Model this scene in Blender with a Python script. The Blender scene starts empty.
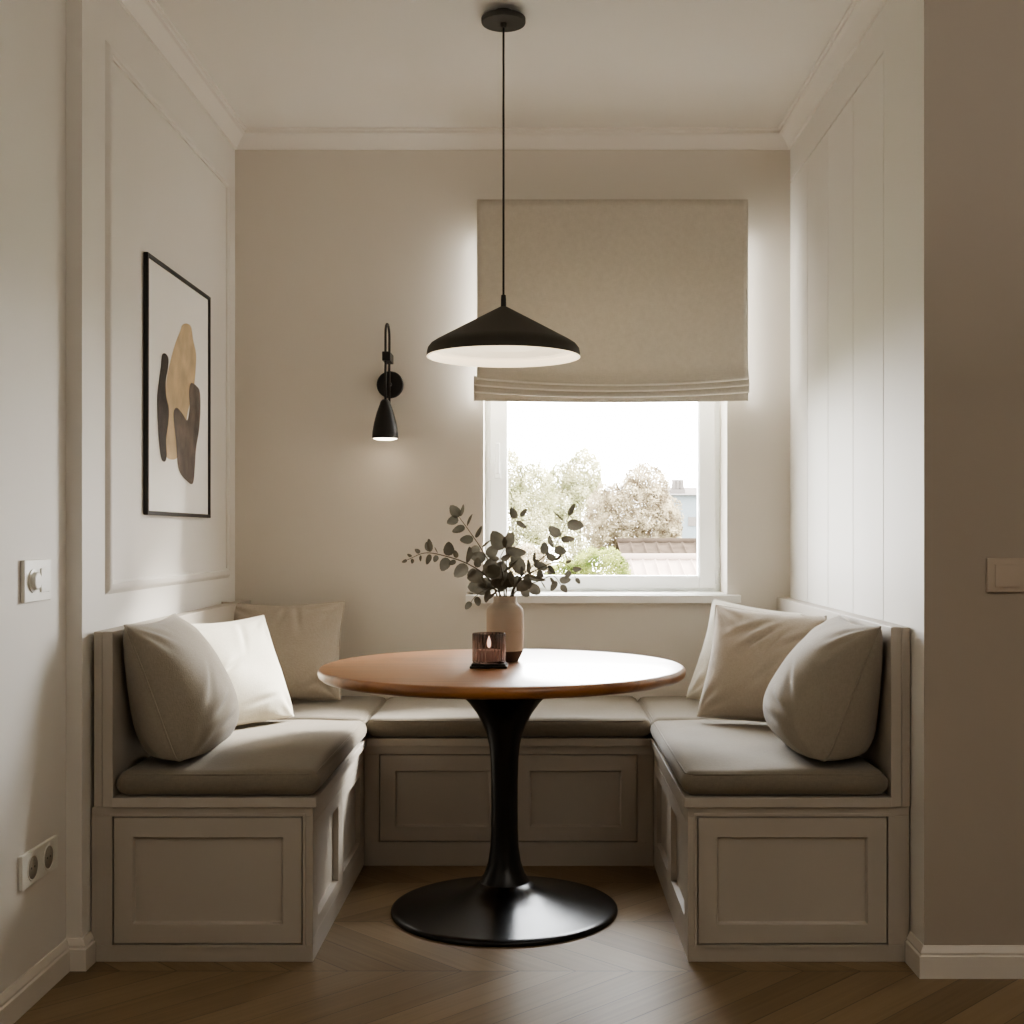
import bpy, bmesh, math, random
from mathutils import Vector, Matrix, noise

C = bpy.context.scene.collection
PI = math.pi
F = 1250.0                       # focal length in pixels of a 1024 px wide frame
EYE = 1.148                      # eye height
def P(px, py, y):                # a point seen at (px, py), at depth y, in metres
    return Vector(((px - 538.0) * y / F, y, EYE + (535.0 - py) * y / F))

# ---------------------------------------------------------------- main dimensions
XL, XR = -1.205, 1.003          # alcove side walls
YW = 4.972                       # alcove back wall
XRL = -1.2475                    # left wall of the room, nearer the eye
YJL, YJR = 3.304, 3.248           # where the alcove opens, left and right
H = 2.75
YB, YBB = 3.361, 4.335           # front of side benches, front of back bench
XBL, XBR = -0.605, 0.403         # inner faces of the side benches
ZS = 0.4436                      # top of the seat boards
TX, TY = -0.1085, 3.825            # table centre

# ---------------------------------------------------------------- materials
def mat(name, col, rough=0.6, metal=0.0, bump=0.0, bscale=200.0, var=0.0, vscale=3.0, spec=0.5, sheen=0.0, emit=None, estr=0.0):
    m = bpy.data.materials.new(name); m.use_nodes = True
    nt = m.node_tree; b = nt.nodes['Principled BSDF']
    b.inputs['Base Color'].default_value = (*col, 1)
    b.inputs['Roughness'].default_value = rough
    b.inputs['Metallic'].default_value = metal
    b.inputs['Specular IOR Level'].default_value = spec
    if sheen: b.inputs['Sheen Weight'].default_value = sheen
    if emit:
        b.inputs['Emission Color'].default_value = (*emit, 1); b.inputs['Emission Strength'].default_value = estr
    tc = nt.nodes.new('ShaderNodeTexCoord')
    if var:
        n = nt.nodes.new('ShaderNodeTexNoise'); n.inputs['Scale'].default_value = vscale; n.inputs['Detail'].default_value = 4
        nt.links.new(tc.outputs['Object'], n.inputs['Vector'])
        r = nt.nodes.new('ShaderNodeValToRGB')
        r.color_ramp.elements[0].position = .3; r.color_ramp.elements[1].position = .7
        r.color_ramp.elements[0].color = (*[c*(1-var) for c in col], 1)
        r.color_ramp.elements[1].color = (*[min(1, c*(1+var)) for c in col], 1)
        nt.links.new(n.outputs['Fac'], r.inputs['Fac']); nt.links.new(r.outputs['Color'], b.inputs['Base Color'])
    if bump:
        n = nt.nodes.new('ShaderNodeTexNoise'); n.inputs['Scale'].default_value = bscale; n.inputs['Detail'].default_value = 3
        nt.links.new(tc.outputs['Object'], n.inputs['Vector'])
        bp = nt.nodes.new('ShaderNodeBump'); bp.inputs['Strength'].default_value = bump; bp.inputs['Distance'].default_value = .002
        nt.links.new(n.outputs['Fac'], bp.inputs['Height']); nt.links.new(bp.outputs['Normal'], b.inputs['Normal'])
    return m

def fabric(name, col, fine=700.0, str_=.35, var=.06):
    m = mat(name, col, .92, spec=.2, sheen=.25)
    nt = m.node_tree; b = nt.nodes['Principled BSDF']; L = nt.links.new
    tc = nt.nodes.new('ShaderNodeTexCoord')
    sep = []
    for sc in ((fine, fine*.12, fine*.12), (fine*.12, fine, fine*.12), (fine*.12, fine*.12, fine)):
        mp = nt.nodes.new('ShaderNodeMapping'); mp.inputs['Scale'].default_value = sc
        L(tc.outputs['Object'], mp.inputs['Vector'])
        n = nt.nodes.new('ShaderNodeTexNoise'); n.inputs['Scale'].default_value = 1; n.inputs['Detail'].default_value = 2
        L(mp.outputs['Vector'], n.inputs['Vector']); sep.append(n)
    a = nt.nodes.new('ShaderNodeMath'); a.operation = 'ADD'; L(sep[0].outputs['Fac'], a.inputs[0]); L(sep[1].outputs['Fac'], a.inputs[1])
    a2 = nt.nodes.new('ShaderNodeMath'); a2.operation = 'ADD'; L(a.outputs[0], a2.inputs[0]); L(sep[2].outputs['Fac'], a2.inputs[1])
    bp = nt.nodes.new('ShaderNodeBump'); bp.inputs['Strength'].default_value = str_; bp.inputs['Distance'].default_value = .0012
    L(a2.outputs[0], bp.inputs['Height']); L(bp.outputs['Normal'], b.inputs['Normal'])
    mr = nt.nodes.new('ShaderNodeMapRange'); mr.inputs['From Min'].default_value = 1.0; mr.inputs['From Max'].default_value = 2.0
    mr.inputs['To Min'].default_value = 1-var*1.6; mr.inputs['To Max'].default_value = 1+var*1.6
    L(a2.outputs[0], mr.inputs['Value'])
    mx = nt.nodes.new('ShaderNodeMix'); mx.data_type = 'RGBA'; mx.blend_type = 'MULTIPLY'; mx.inputs['Factor'].default_value = 1
    mx.inputs[6].default_value = (*col, 1); L(mr.outputs['Result'], mx.inputs[7]); L(mx.outputs[2], b.inputs['Base Color'])
    return m

def wood_floor():
    m = mat('oak_chevron_floor', (.3, .2, .12), .42, spec=.4)
    nt = m.node_tree; b = nt.nodes['Principled BSDF']; L = nt.links.new; N = nt.nodes.new
    def math_(op, a, b_=None, c=None):
        n = N('ShaderNodeMath'); n.operation = op
        for i, v in enumerate((a, b_, c)):
            if v is None: continue
            if isinstance(v, (int, float)): n.inputs[i].default_value = v
            else: L(v, n.inputs[i])
        return n.outputs[0]
    tc = N('ShaderNodeTexCoord'); s = N('ShaderNodeSeparateXYZ'); L(tc.outputs['Object'], s.inputs[0])
    W, PW = .42, .15
    yv = math_('ADD', s.outputs['Y'], .07 + 8.4)
    row = math_('FLOOR', math_('DIVIDE', yv, W))
    tri = math_('PINGPONG', yv, W)
    u = math_('DIVIDE', math_('ADD', math_('ADD', s.outputs['X'], 20.0), tri), PW)
    idx = math_('FLOOR', u); fr = math_('FRACT', u)
    fy = math_('FRACT', math_('DIVIDE', yv, W))
    wn = N('ShaderNodeTexWhiteNoise'); wn.noise_dimensions = '2D'
    cb = N('ShaderNodeCombineXYZ'); L(idx, cb.inputs[0]); L(row, cb.inputs[1]); L(cb.outputs[0], wn.inputs['Vector'])
    # grain, stretched along each plank
    cg = N('ShaderNodeCombineXYZ'); L(math_('MULTIPLY', u, 6.0), cg.inputs[0]); L(math_('MULTIPLY', yv, 2.2), cg.inputs[1]); L(math_('MULTIPLY', wn.outputs['Value'], 30.0), cg.inputs[2])
    ng = N('ShaderNodeTexNoise'); ng.inputs['Scale'].default_value = 1.4; ng.inputs['Detail'].default_value = 6; ng.inputs['Distortion'].default_value = .6; L(cg.outputs[0], ng.inputs['Vector'])
    f1 = math_('MULTIPLY', wn.outputs['Value'], .5); f2 = math_('MULTIPLY', ng.outputs['Fac'], .6)
    r = N('ShaderNodeValToRGB'); L(math_('ADD', f1, f2), r.inputs['Fac'])
    e = r.color_ramp.elements
    e[0].position = .12; e[0].color = (.155, .104, .054, 1); e[1].position = .92; e[1].color = (.30, .216, .126, 1)
    g1 = math_('MINIMUM', fr, math_('SUBTRACT', 1.0, fr)); g2 = math_('MULTIPLY', math_('MINIMUM', fy, math_('SUBTRACT', 1.0, fy)), W/PW)
    g = math_('MINIMUM', g1, g2)
    mr = N('ShaderNodeMapRange'); mr.inputs['From Min'].default_value = .004; mr.inputs['From Max'].default_value = .018
    mr.inputs['To Min'].default_value = .45; mr.inputs['To Max'].default_value = 1; L(g, mr.inputs['Value'])
    mx = N('ShaderNodeMix'); mx.data_type = 'RGBA'; mx.blend_type = 'MULTIPLY'; mx.inputs['Factor'].default_value = 1
    L(r.outputs['Color'], mx.inputs[6]); L(mr.outputs['Result'], mx.inputs[7]); L(mx.outputs[2], b.inputs['Base Color'])
    bp = N('ShaderNodeBump'); bp.inputs['Strength'].default_value = .3; bp.inputs['Distance'].default_value = .002
    L(math_('ADD', mr.outputs['Result'], math_('MULTIPLY', ng.outputs['Fac'], .25)), bp.inputs['Height']); L(bp.outputs['Normal'], b.inputs['Normal'])
    return m

def wood_top():
    m = mat('walnut_top', (.2, .09, .04), .3, spec=.5)
    nt = m.node_tree; b = nt.nodes['Principled BSDF']; L = nt.links.new; N = nt.nodes.new
    b.inputs['Coat Weight'].default_value = .8; b.inputs['Coat Roughness'].default_value = .33; b.inputs['Coat IOR'].default_value = 1.7
    tc = N('ShaderNodeTexCoord'); mp = N('ShaderNodeMapping'); mp.inputs['Scale'].default_value = (1.2, 16, 16)
    L(tc.outputs['Object'], mp.inputs['Vector'])
    n = N('ShaderNodeTexNoise'); n.inputs['Scale'].default_value = 1.5; n.inputs['Detail'].default_value = 7; n.inputs['Distortion'].default_value = .8
    L(mp.outputs['Vector'], n.inputs['Vector'])
    r = N('ShaderNodeValToRGB'); e = r.color_ramp.elements
    e[0].position = .3; e[0].color = (.22, .078, .017, 1); e[1].position = .72; e[1].color = (.41, .175, .046, 1)
    L(n.outputs['Fac'], r.inputs['Fac']); L(r.outputs['Color'], b.inputs['Base Color'])
    return m

def clear_glass(name, tint=(1, 1, 1), gloss=.06):
    m = bpy.data.materials.new(name); m.use_nodes = True; nt = m.node_tree; nt.nodes.clear()
    o = nt.nodes.new('ShaderNodeOutputMaterial'); t = nt.nodes.new('ShaderNodeBsdfTransparent'); t.inputs[0].default_value = (*tint, 1)
    g = nt.nodes.new('ShaderNodeBsdfGlossy'); g.inputs['Roughness'].default_value = .03
    fz = nt.nodes.new('ShaderNodeFresnel'); fz.inputs['IOR'].default_value = 1.4
    ml = nt.nodes.new('ShaderNodeMath'); ml.operation = 'MULTIPLY'; ml.inputs[1].default_value = gloss*16
    mx = nt.nodes.new('ShaderNodeMixShader')
    nt.links.new(fz.outputs[0], ml.inputs[0]); nt.links.new(ml.outputs[0], mx.inputs[0])
    nt.links.new(t.outputs[0], mx.inputs[1]); nt.links.new(g.outputs[0], mx.inputs[2]); nt.links.new(mx.outputs[0], o.inputs[0])
    return m

def leafy(name, c0, c1, trans=.4, scale=6.0):
    m = bpy.data.materials.new(name); m.use_nodes = True; nt = m.node_tree; nt.nodes.clear(); L = nt.links.new
    o = nt.nodes.new('ShaderNodeOutputMaterial'); tc = nt.nodes.new('ShaderNodeTexCoord')
    n = nt.nodes.new('ShaderNodeTexNoise'); n.inputs['Scale'].default_value = scale; n.inputs['Detail'].default_value = 4; L(tc.outputs['Object'], n.inputs['Vector'])
    r = nt.nodes.new('ShaderNodeValToRGB'); r.color_ramp.elements[0].position = .35; r.color_ramp.elements[1].position = .65
    r.color_ramp.elements[0].color = (*c0, 1); r.color_ramp.elements[1].color = (*c1, 1); L(n.outputs['Fac'], r.inputs['Fac'])
    d = nt.nodes.new('ShaderNodeBsdfDiffuse'); t = nt.nodes.new('ShaderNodeBsdfTranslucent')
    L(r.outputs['Color'], d.inputs[0]); L(r.outputs['Color'], t.inputs[0])
    mx = nt.nodes.new('ShaderNodeMixShader'); mx.inputs[0].default_value = trans
    L(d.outputs[0], mx.inputs[1]); L(t.outputs[0], mx.inputs[2]); L(mx.outputs[0], o.inputs[0])
    return m

M = dict(
    wall=mat('warm_white_wall_paint', (.71, .67, .61), .75, bump=.06, bscale=350, spec=.3),
    wall_r=mat('pale_panel_paint', (.77, .755, .72), .6, spec=.35),
    wall_l=mat('pale_side_wall_paint', (.76, .735, .695), .65, bump=.05, bscale=350, spec=.3),
    wall_n=mat('shaded_near_wall_paint', (.46, .41, .35), .8, bump=.06, bscale=350, spec=.25),  # wall turned away from the window: its shade is put into this colour
    ceil=mat('ceiling_paint', (.82, .80, .76), .85, spec=.2),
    trim=mat('trim_paint', (.82, .795, .75), .5),
    base=mat('baseboard_paint', (.74, .70, .64), .5),
    bench=mat('greige_bench_paint', (.49, .45, .395), .5, bump=.03, bscale=300),
    floor=wood_floor(), top=wood_top(),
    black=mat('matt_black_metal', (.014, .0125, .011), .42, spec=.5),
    gloss_black=mat('satin_black_lacquer', (.007, .0065, .006), .26, spec=.5),
    lamp_black=mat('lamp_black', (.05, .044, .036), .55, spec=.4),
    shade_in=mat('shade_inner_white', (.85, .8, .7), .6, emit=(1, .85, .62), estr=.40),
    bulb=mat('bulb_glow', (1, .95, .85), .5, emit=(1, .86, .66), estr=2.5),
    seat=fabric('taupe_seat_fabric', (.235, .205, .162), 600, .3),
    taupe=fabric('taupe_linen', (.33, .295, .245)),
    taupe_light=fabric('light_taupe_linen', (.43, .38, .315)),
    tan=fabric('tan_linen', (.44, .385, .315)),
    pale=fabric('pale_linen', (.62, .585, .51)),
    cream=fabric('cream_linen', (.78, .74, .63)),
    pvc=mat('white_window_frame', (.93, .95, .95), .35),
    sill=mat('white_sill', (.85, .84, .80), .4),
    glass=clear_glass('window_glass', (1, 1, 1), .05),
    smoke=clear_glass('smoked_glass', (.68, .60, .58), .09),
    vase=mat('matt_clay_vase', (.46, .395, .325), .8, bump=.05, bscale=400, var=.05, vscale=15),
    vase_dark=mat('dark_clay_base', (.075, .05, .038), .7, bump=.05, bscale=400),
    wax=mat('pink_candle_wax', (.66, .56, .50), .6, emit=(1, .7, .55), estr=.05),
    flame=mat('candle_flame', (1, .8, .5), .5, emit=(1, .8, .66), estr=1.1),
    wick=mat('wick', (.03, .025, .02), .9),
    paper=mat('art_paper', (.93, .915, .88), .8),
    art_beige=mat('beige_paint_stroke', (.60, .46, .29), .8, var=.22, vscale=11),
    art_dark=mat('dark_paint_stroke', (.055, .045, .042), .8, var=.5, vscale=14),
    art_grey=mat('grey_brown_paint_stroke', (.16, .13, .112), .8, var=.45, vscale=12),
    plate=mat('white_switch_plastic', (.78, .77, .72), .35),
    plate_t=mat('taupe_switch_plastic', (.56, .48, .40), .4),
    well=mat('socket_well', (.36, .33, .28), .6),
    stem=mat('twig', (.10, .085, .06), .8),
    euca=leafy('eucalyptus_leaf', (.10, .094, .073), (.185, .172, .138), .22, 14),
    bark=mat('bark', (.09, .07, .055), .9, var=.2),
    oakgreen=leafy('green_foliage', (.07, .075, .03), (.28, .275, .14), .45, 2),
    dry=leafy('dry_foliage', (.038, .027, .017), (.30, .255, .17), .4, 3),
    ygreen=leafy('yellow_green_foliage', (.11, .112, .055), (.34, .32, .20), .45, 2),
    bushg=leafy('bush_foliage', (.03, .042, .010), (.18, .19, .06), .4, 3),
    render_=mat('house_render', (.085, .095, .10), .9, spec=0.0),
    brown_roof=mat('brown_tiles', (.026, .0195, .0145), .9, spec=0.0, var=.25, vscale=4),
    pink_roof=mat('pink_tiles', (.15, .115, .095), .9, spec=0.0, var=.08, vscale=2),
    clay=mat('chimney_clay', (.075, .066, .06), .9, spec=0.0),
    lawn=mat('lawn', (.05, .06, .025), .95, var=.2, vscale=1),
)

def blind_mat():
    m = fabric('linen_blind', (.65, .61, .54), 420, .25, .05)
    nt = m.node_tree; b = nt.nodes['Principled BSDF']; o = nt.nodes['Material Output']
    t = nt.nodes.new('ShaderNodeBsdfTranslucent'); t.inputs[0].default_value = (.5, .46, .38, 1)
    mx = nt.nodes.new('ShaderNodeMixShader'); mx.inputs[0].default_value = .13
    nt.links.new(b.outputs[0], mx.inputs[1]); nt.links.new(t.outputs[0], mx.inputs[2]); nt.links.new(mx.outputs[0], o.inputs[0])
    return m
M['blind'] = blind_mat()

# ---------------------------------------------------------------- mesh helpers
class MB:
    def __init__(s): s.v = []; s.f = []; s.mi = []; s.sm = []
    def add(s, vs, fs, mi=0, smooth=False, T=None):
        o = len(s.v)
        s.v += [tuple(T @ Vector(v)) if T else tuple(v) for v in vs]
        for f in fs: s.f.append([i+o for i in f]); s.mi.append(mi); s.sm.append(smooth)
        return s
    def box(s, x0, x1, y0, y1, z0, z1, T=None, mi=0):
        vs = [(x, y, z) for z in (z0, z1) for y in (y0, y1) for x in (x0, x1)]
        fs = [(0, 2, 3, 1), (4, 5, 7, 6), (0, 1, 5, 4), (2, 6, 7, 3), (0, 4, 6, 2), (1, 3, 7, 5)]
        return s.add(vs, fs, mi, False, T)
    def lathe(s, prof, n=48, T=None, mi=0, smooth=True, rmod=None, cap=True):
        vs = []; fs = []
        for r, z in prof:
            for k in range(n):
                a = 2*PI*k/n; q = r*(rmod(a, z) if rmod else 1)
                vs.append((q*math.cos(a), q*math.sin(a), z))
        for i in range(len(prof)-1):
            for k in range(n):
                fs.append((i*n+k, i*n+(k+1) % n, (i+1)*n+(k+1) % n, (i+1)*n+k))
        if cap:
            if prof[0][0] > 1e-5: fs.append(tuple(range(n))[::-1])
            if prof[-1][0] > 1e-5: fs.append(tuple((len(prof)-1)*n+k for k in range(n)))
        return s.add(vs, fs, mi, smooth, T)
    def tube(s, pts, r, n=8, mi=0, closed=False, T=None):
        pts = [Vector(p) for p in pts]; m = len(pts); vs = []; fs = []; up = None
        for i, p in enumerate(pts):
            if closed: d = pts[(i+1) % m] - pts[i-1]
            else: d = pts[min(i+1, m-1)] - pts[max(i-1, 0)]
            d.normalize()
            if up is None:
                up = d.orthogonal().normalized()
            up = (up - d*up.dot(d))
            if up.length < 1e-6: up = d.orthogonal()
            up.normalize(); w = d.cross(up)
            rr = r(i/(m-1)) if callable(r) else r
            for k in range(n):
                a = 2*PI*k/n; vs.append(p + up*math.cos(a)*rr + w*math.sin(a)*rr)
        for i in range(m if closed else m-1):
            j = (i+1) % m
            for k in range(n): fs.append((i*n+k, i*n+(k+1) % n, j*n+(k+1) % n, j*n+k))
        if not closed: fs.append(tuple(range(n))[::-1]); fs.append(tuple((m-1)*n+k for k in range(n)))
        return s.add(vs, fs, mi, True, T)
    def build(s, name, mats, parent=None, loc=None, bevel=0, seg=2, auto=None, sub=0):
        me = bpy.data.meshes.new(name)
        me.from_pydata(s.v, [], s.f)
        for mt in (mats if isinstance(mats, (list, tuple)) else [mats]): me.materials.append(mt)
        for p, mi, sm in zip(me.polygons, s.mi, s.sm): p.material_index = mi; p.use_smooth = sm
        bm = bmesh.new(); bm.from_mesh(me); bmesh.ops.recalc_face_normals(bm, faces=bm.faces); bm.to_mesh(me); bm.free()
        if auto is not None: me.set_sharp_from_angle(angle=auto)
        o = bpy.data.objects.new(name, me); C.objects.link(o)
        if loc is not None:
            o.location = loc; 
            for v in me.vertices: v.co -= Vector(loc)
        if parent is not None:
            o.parent = parent
            pl = Vector(); q = parent
            while q is not None: pl += q.location; q = q.parent
            if loc is None:
                o.location = (0, 0, 0)
                for v in me.vertices: v.co -= pl
            else: o.location = Vector(loc) - pl
        if bevel:
            b = o.modifiers.new('bevel', 'BEVEL'); b.width = bevel; b.segments = seg; b.limit_method = 'ANGLE'; b.angle_limit = .6
            b.harden_normals = False
        if sub:
            b = o.modifiers.new('sub', 'SUBSURF'); b.levels = sub; b.render_levels = sub
        return o

def tag(o, label, cat, group=None, kind=None):
    o['label'] = label; o['category'] = cat
    if group: o['group'] = group
    if kind: o['kind'] = kind
    return o
def thing(name, label, cat, loc, group=None):
    o = bpy.data.objects.new(name, None); C.objects.link(o); o.location = loc; o.empty_display_size = .1
    return tag(o, label, cat, group)
def struct(o, label, cat='wall'):
    o['kind'] = 'structure'; o['label'] = label; o['category'] = cat
    return o

def sweep(mb, path, prof):       # prof: (offset to the right of the path, z); mitred corners
    pts = [Vector((x, y)) for x, y in path]; n = len(pts); rows = []
    for i, p in enumerate(pts):
        def nrm(a, b): d = (b-a).normalized(); return Vector((d.y, -d.x))
        if i == 0: o = nrm(pts[0], pts[1])
        elif i == n-1: o = nrm(pts[-2], pts[-1])
        else:
            a, b = nrm(pts[i-1], p), nrm(p, pts[i+1]); o = (a+b)/(1+a.dot(b))
        rows.append([(p.x+o.x*d, p.y+o.y*d, z) for d, z in prof])
    k = len(prof); vs = [v for r in rows for v in r]; fs = []
    for i in range(n-1):
        for j in range(k):
            fs.append((i*k+j, i*k+(j+1) % k, (i+1)*k+(j+1) % k, (i+1)*k+j))
    fs.append(tuple(range(k))); fs.append(tuple((n-1)*k+j for j in range(k))[::-1])
    mb.add(vs, fs)

# ================================================================ SETTING
YN, XF = -1.6, 3.3               # how far the room runs behind and to the right of the eye
struct(MB().box(XRL-.1, XF+.1, YN-.1, YW, -.08, 0).build('floor', M['floor']), 'oak parquet floor laid in a chevron', 'floor')
struct(MB().box(XRL-.1, XF+.1, YN-.1, YW+.25, H, H+.1).build('ceiling', M['ceil']), 'plain pale ceiling over the nook', 'ceiling')
# back wall with its window opening
WX0, WX1, WZ0, WZ1 = -.217, .752, .911, 2.33
mb = MB()
mb.box(XL-.12, WX0, YW, YW+.26, 0, H).box(WX1, XR+.12, YW, YW+.26, 0, H)
mb.box(WX0, WX1, YW, YW+.26, 0, WZ0).box(WX0, WX1, YW, YW+.26, WZ1, H)
struct(mb.build('wall_back', M['wall']), 'back wall of the nook with the window in it')
# left alcove wall
struct(MB().box(XL-.2, XL, YJL, YW, 0, H).build('wall_left', M['wall_l']), 'left wall of the nook behind the framed print')
struct(MB().box(XRL-.12, XRL, YN, YJL, 0, H).build('wall_left_near', M['wall_l']), 'left wall nearer the viewer with switch and socket')
# right alcove wall: boards with V gaps inside a flat border
Ys = [3.629, 3.980, 4.323, 4.650, 4.950]
mb = MB(); G = .0045
mb.box(XR+.008, XR+.12, YJR, YW, 0, H)
ZT = 2.550
mb.box(XR, XR+.009, YJR, Ys[0]-G/2, 0, H)
mb.box(XR, XR+.009, Ys[0]-G/2, YW, ZT+G/2, H)
mb.box(XR, XR+.009, Ys[0]-G/2, YW, 0, .50)
for a, b in zip(Ys, Ys[1:]+[YW+G/2]): mb.box(XR, XR+.009, a+G/2, b-G/2, .50, ZT-G/2)
struct(mb.build('wall_right', M['wall_r'], bevel=.001, seg=1), 'right wall of the nook faced with tall vertical boards')
struct(MB().box(XR+.12, XF, YJR, YJR+.15, 0, H).build('wall_right_near', M['wall_n']), 'wall to the right of the nook, its colour darkened for shade')
MBn = MB().box(XR, XR+.12, YJR-.0015, YJR, 0, H)
struct(MBn.build('wall_right_return', M['wall_n']), 'end face of the right nook wall')  # thin sheet in the same colour darkened for shade
struct(MB().box(XF, XF+.1, YN, YJR, 0, H).build('wall_far_right', M['wall_n']), 'far right wall of the room')
struct(MB().box(XRL, XF, YN-.1, YN, 0, H).build('wall_front', M['wall_n']), 'wall of the room behind the viewer')
# crown moulding
mb = MB()
cp = [(0, H-.070), (.010, H-.070), (.012, H-.062), (.018, H-.052), (.030, H-.036), (.040, H-.026), (.046, H-.022), (.052, H-.020), (.052, H-.009), (.060, H-.007), (.060, H), (0, H)]
sweep(mb, [(XRL, YN), (XRL, YJL), (XL, YJL), (XL, YW), (XR, YW), (XR, YJR), (XF, YJR)], cp)
struct(mb.build('trim_1', M['trim'], auto=.5), 'crown moulding around the ceiling of the nook', 'moulding')
bp_ = [(0, 0), (.016, 0), (.016, .055), (.011, .058), (.012, .064), (.009, .070), (.004, .080), (0, .080)]
bp_ = [(d, z*1.03) for d, z in bp_]
mb = MB(); sweep(mb, [(XRL, YN), (XRL, YJL), (XL, YJL), (XL, YB-.002)], bp_)
struct(mb.build('baseboard_left', M['base'], auto=.5), 'baseboard along the left wall', 'baseboard')
mb = MB(); sweep(mb, [(XR, YB-.002), (XR, YJR), (XF, YJR)], bp_)
struct(mb.build('baseboard_right', M['base'], auto=.5), 'baseboard along the right wall', 'baseboard')
# picture-frame moulding on the left wall
def moulding_rect(mb, y0, y1, z0, z1, x, w, d):
    prof = [(0, 0), (.25, .7), (.45, 1), (.75, 1), (.85, .6), (1, .5), (1, 0)]
    ring = []
    for t, e in prof:
        o = t*w; ring.append([(x+e*d, y0+o, z0+o), (x+e*d, y1-o, z0+o), (x+e*d, y1-o, z1-o), (x+e*d, y0+o, z1-o)])
    vs = [v for r in ring for v in r]; fs = []
    for i in range(len(ring)-1):
        for k in range(4): fs.append((i*4+k, i*4+(k+1) % 4, (i+1)*4+(k+1) % 4, (i+1)*4+k))
    mb.add(vs, fs)
mb = MB(); moulding_rect(mb, 3.479, 4.865, (.982), 2.528, XL, .038, .013)
struct(mb.build('trim_2', M['wall_l'], auto=.5), 'raised panel moulding framing the left wall', 'moulding')

# window
w = bpy.data.objects.new('window_1', None); C.objects.link(w); w.location = ((WX0+WX1)/2, 5.165, WZ0)
struct(w, 'white framed window in the back wall', 'window')
FY = 5.165
def rect_frame(mb, x0, x1, z0, z1, wl, wr, wb, wt, y0, y1):
    mb.box(x0, x0+wl, y0, y1, z0, z1); mb.box(x1-wr, x1, y0, y1, z0, z1)
    mb.box(x0+wl, x1-wr, y0, y1, z0, z0+wb); mb.box(x0+wl, x1-wr, y0, y1, z1-wt, z1)
mb = MB(); rect_frame(mb, WX0, WX1, WZ0, WZ1, .03, .035, .03, .04, FY, FY+.075)
mb.build('window_frame', M['pvc'], w, bevel=.003)
sx0, sx1, sz0, sz1 = WX0+.018, WX1-.022, WZ0+.016, WZ1-.025
mb = MB(); rect_frame(mb, sx0, sx1, sz0, sz1, .071, .066, .05, .07, FY-.018, FY-.001)
rect_frame(mb, sx0+.062, sx1-.058, sz0+.042, sz1-.06, .012, .012, .012, .012, FY-.013, FY+.03)
sash = mb.build('sash', M['pvc'], w, bevel=.004)
MB().box(sx0+.07, sx1-.065, FY+.006, FY+.010, sz0+.05, sz1-.07).build('pane', M['glass'], sash)
mb = MB(); hx = sx0+.034; hz = 1.41
mb.box(hx-.014, hx+.014, FY-.026, FY-.018, hz-.03, hz+.035)
mb.box(hx-.007, hx+.007, FY-.048, FY-.026, hz-.007, hz+.007)
mb.box(hx-.009, hx+.009, FY-.058, FY-.044, hz-.012, hz+.115)
mb.build('handle', M['pvc'], sash, bevel=.003)
mb = MB(); mb.lathe([(.007, 0), (.007, .05)], 12, Matrix.Translation((WX1-.016, FY-.012, WZ0+.035))); mb.box(WX1-.03, WX1-.008, FY-.006, FY, WZ0+.03, WZ0+.09)
mb.build('hinge', M['pvc'], w)
mb = MB(); mb.box(WX0-.068, WX1+.048, YW-.05, YW-.0005, WZ0-.032, WZ0); mb.box(WX0+.001, WX1-.001, YW-.001, FY, WZ0-.001, WZ0+.004)
mb.build('window_sill', M['sill'], w, bevel=.004)

# ================================================================ BENCHES
def face(mb, T, u0, u1, v0, v1, opens, w=.02):       # face frame with a row of openings; w grows outward
    o = sorted(opens); us = [u0]
    zb, zt = o[0][2], o[0][3]
    mb.box(u0, u1, v0, zb, 0, w, T); mb.box(u0, u1, zt, v1, 0, w, T)
    cur = u0
    for a, b, *_ in o: mb.box(cur, a, zb, zt, 0, w, T); cur = b
    mb.box(cur, u1, zb, zt, 0, w, T)
def shaker(mb, T, a, b, c, d, rim, gap=.0035, w=.02, rec=.011, slope=.004):
    a += gap; b -= gap; c += gap; d -= gap
    rb, rt = rim[1], rim[2]; r = rim[0]
    R = [[(a, c, -.0), (b, c, 0), (b, d, 0), (a, d, 0)], [(a, c, w), (b, c, w), (b, d, w), (a, d, w)],
         [(a+r, c+rb, w), (b-r, c+rb, w), (b-r, d-rt, w), (a+r, d-rt, w)],
         [(a+r+slope, c+rb+slope, w-rec), (b-r-slope, c+rb+slope, w-rec), (b-r-slope, d-rt-slope, w-rec), (a+r+slope, d-rt-slope, w-rec)]]
    vs = [v for q in R for v in q]; fs = [(0, 1, 2, 3)]
    for i in range(3):
        for k in range(4): fs.append((i*4+k, i*4+(k+1) % 4, (i+1)*4+(k+1) % 4, (i+1)*4+k))
    fs.append((12, 13, 14, 15)); mb.add(vs, fs, 0, False, T)
def bead(mb, T, a, b, c, d, w=.02, t=.007, p=.0045):
    for x0, x1, y0, y1 in ((a-t, a, c-t, d+t), (b, b+t, c-t, d+t), (a, b, c-t, c), (a, b, d, d+t)):
        mb.box(x0, x1, y0, y1, w-.001, w+p, T)
TF = lambda y: Matrix(((1, 0, 0, 0), (0, 0, -1, y+.02), (0, 1, 0, 0), (0, 0, 0, 1)))       # faces the viewer: u=x, v=z, w=-y; face at y
TLi = Matrix(((0, 0, 1, XBL-.02), (1, 0, 0, 0), (0, 1, 0, 0), (0, 0, 0, 1)))               # left bench inner side: u=y, w=+x
TRi = Matrix(((0, 0, -1, XBR+.02), (1, 0, 0, 0), (0, 1, 0, 0), (0, 0, 0, 1)))              # right bench inner side: w=-x
ZC = .417                                                                                   # underside of the seat boards

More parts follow.
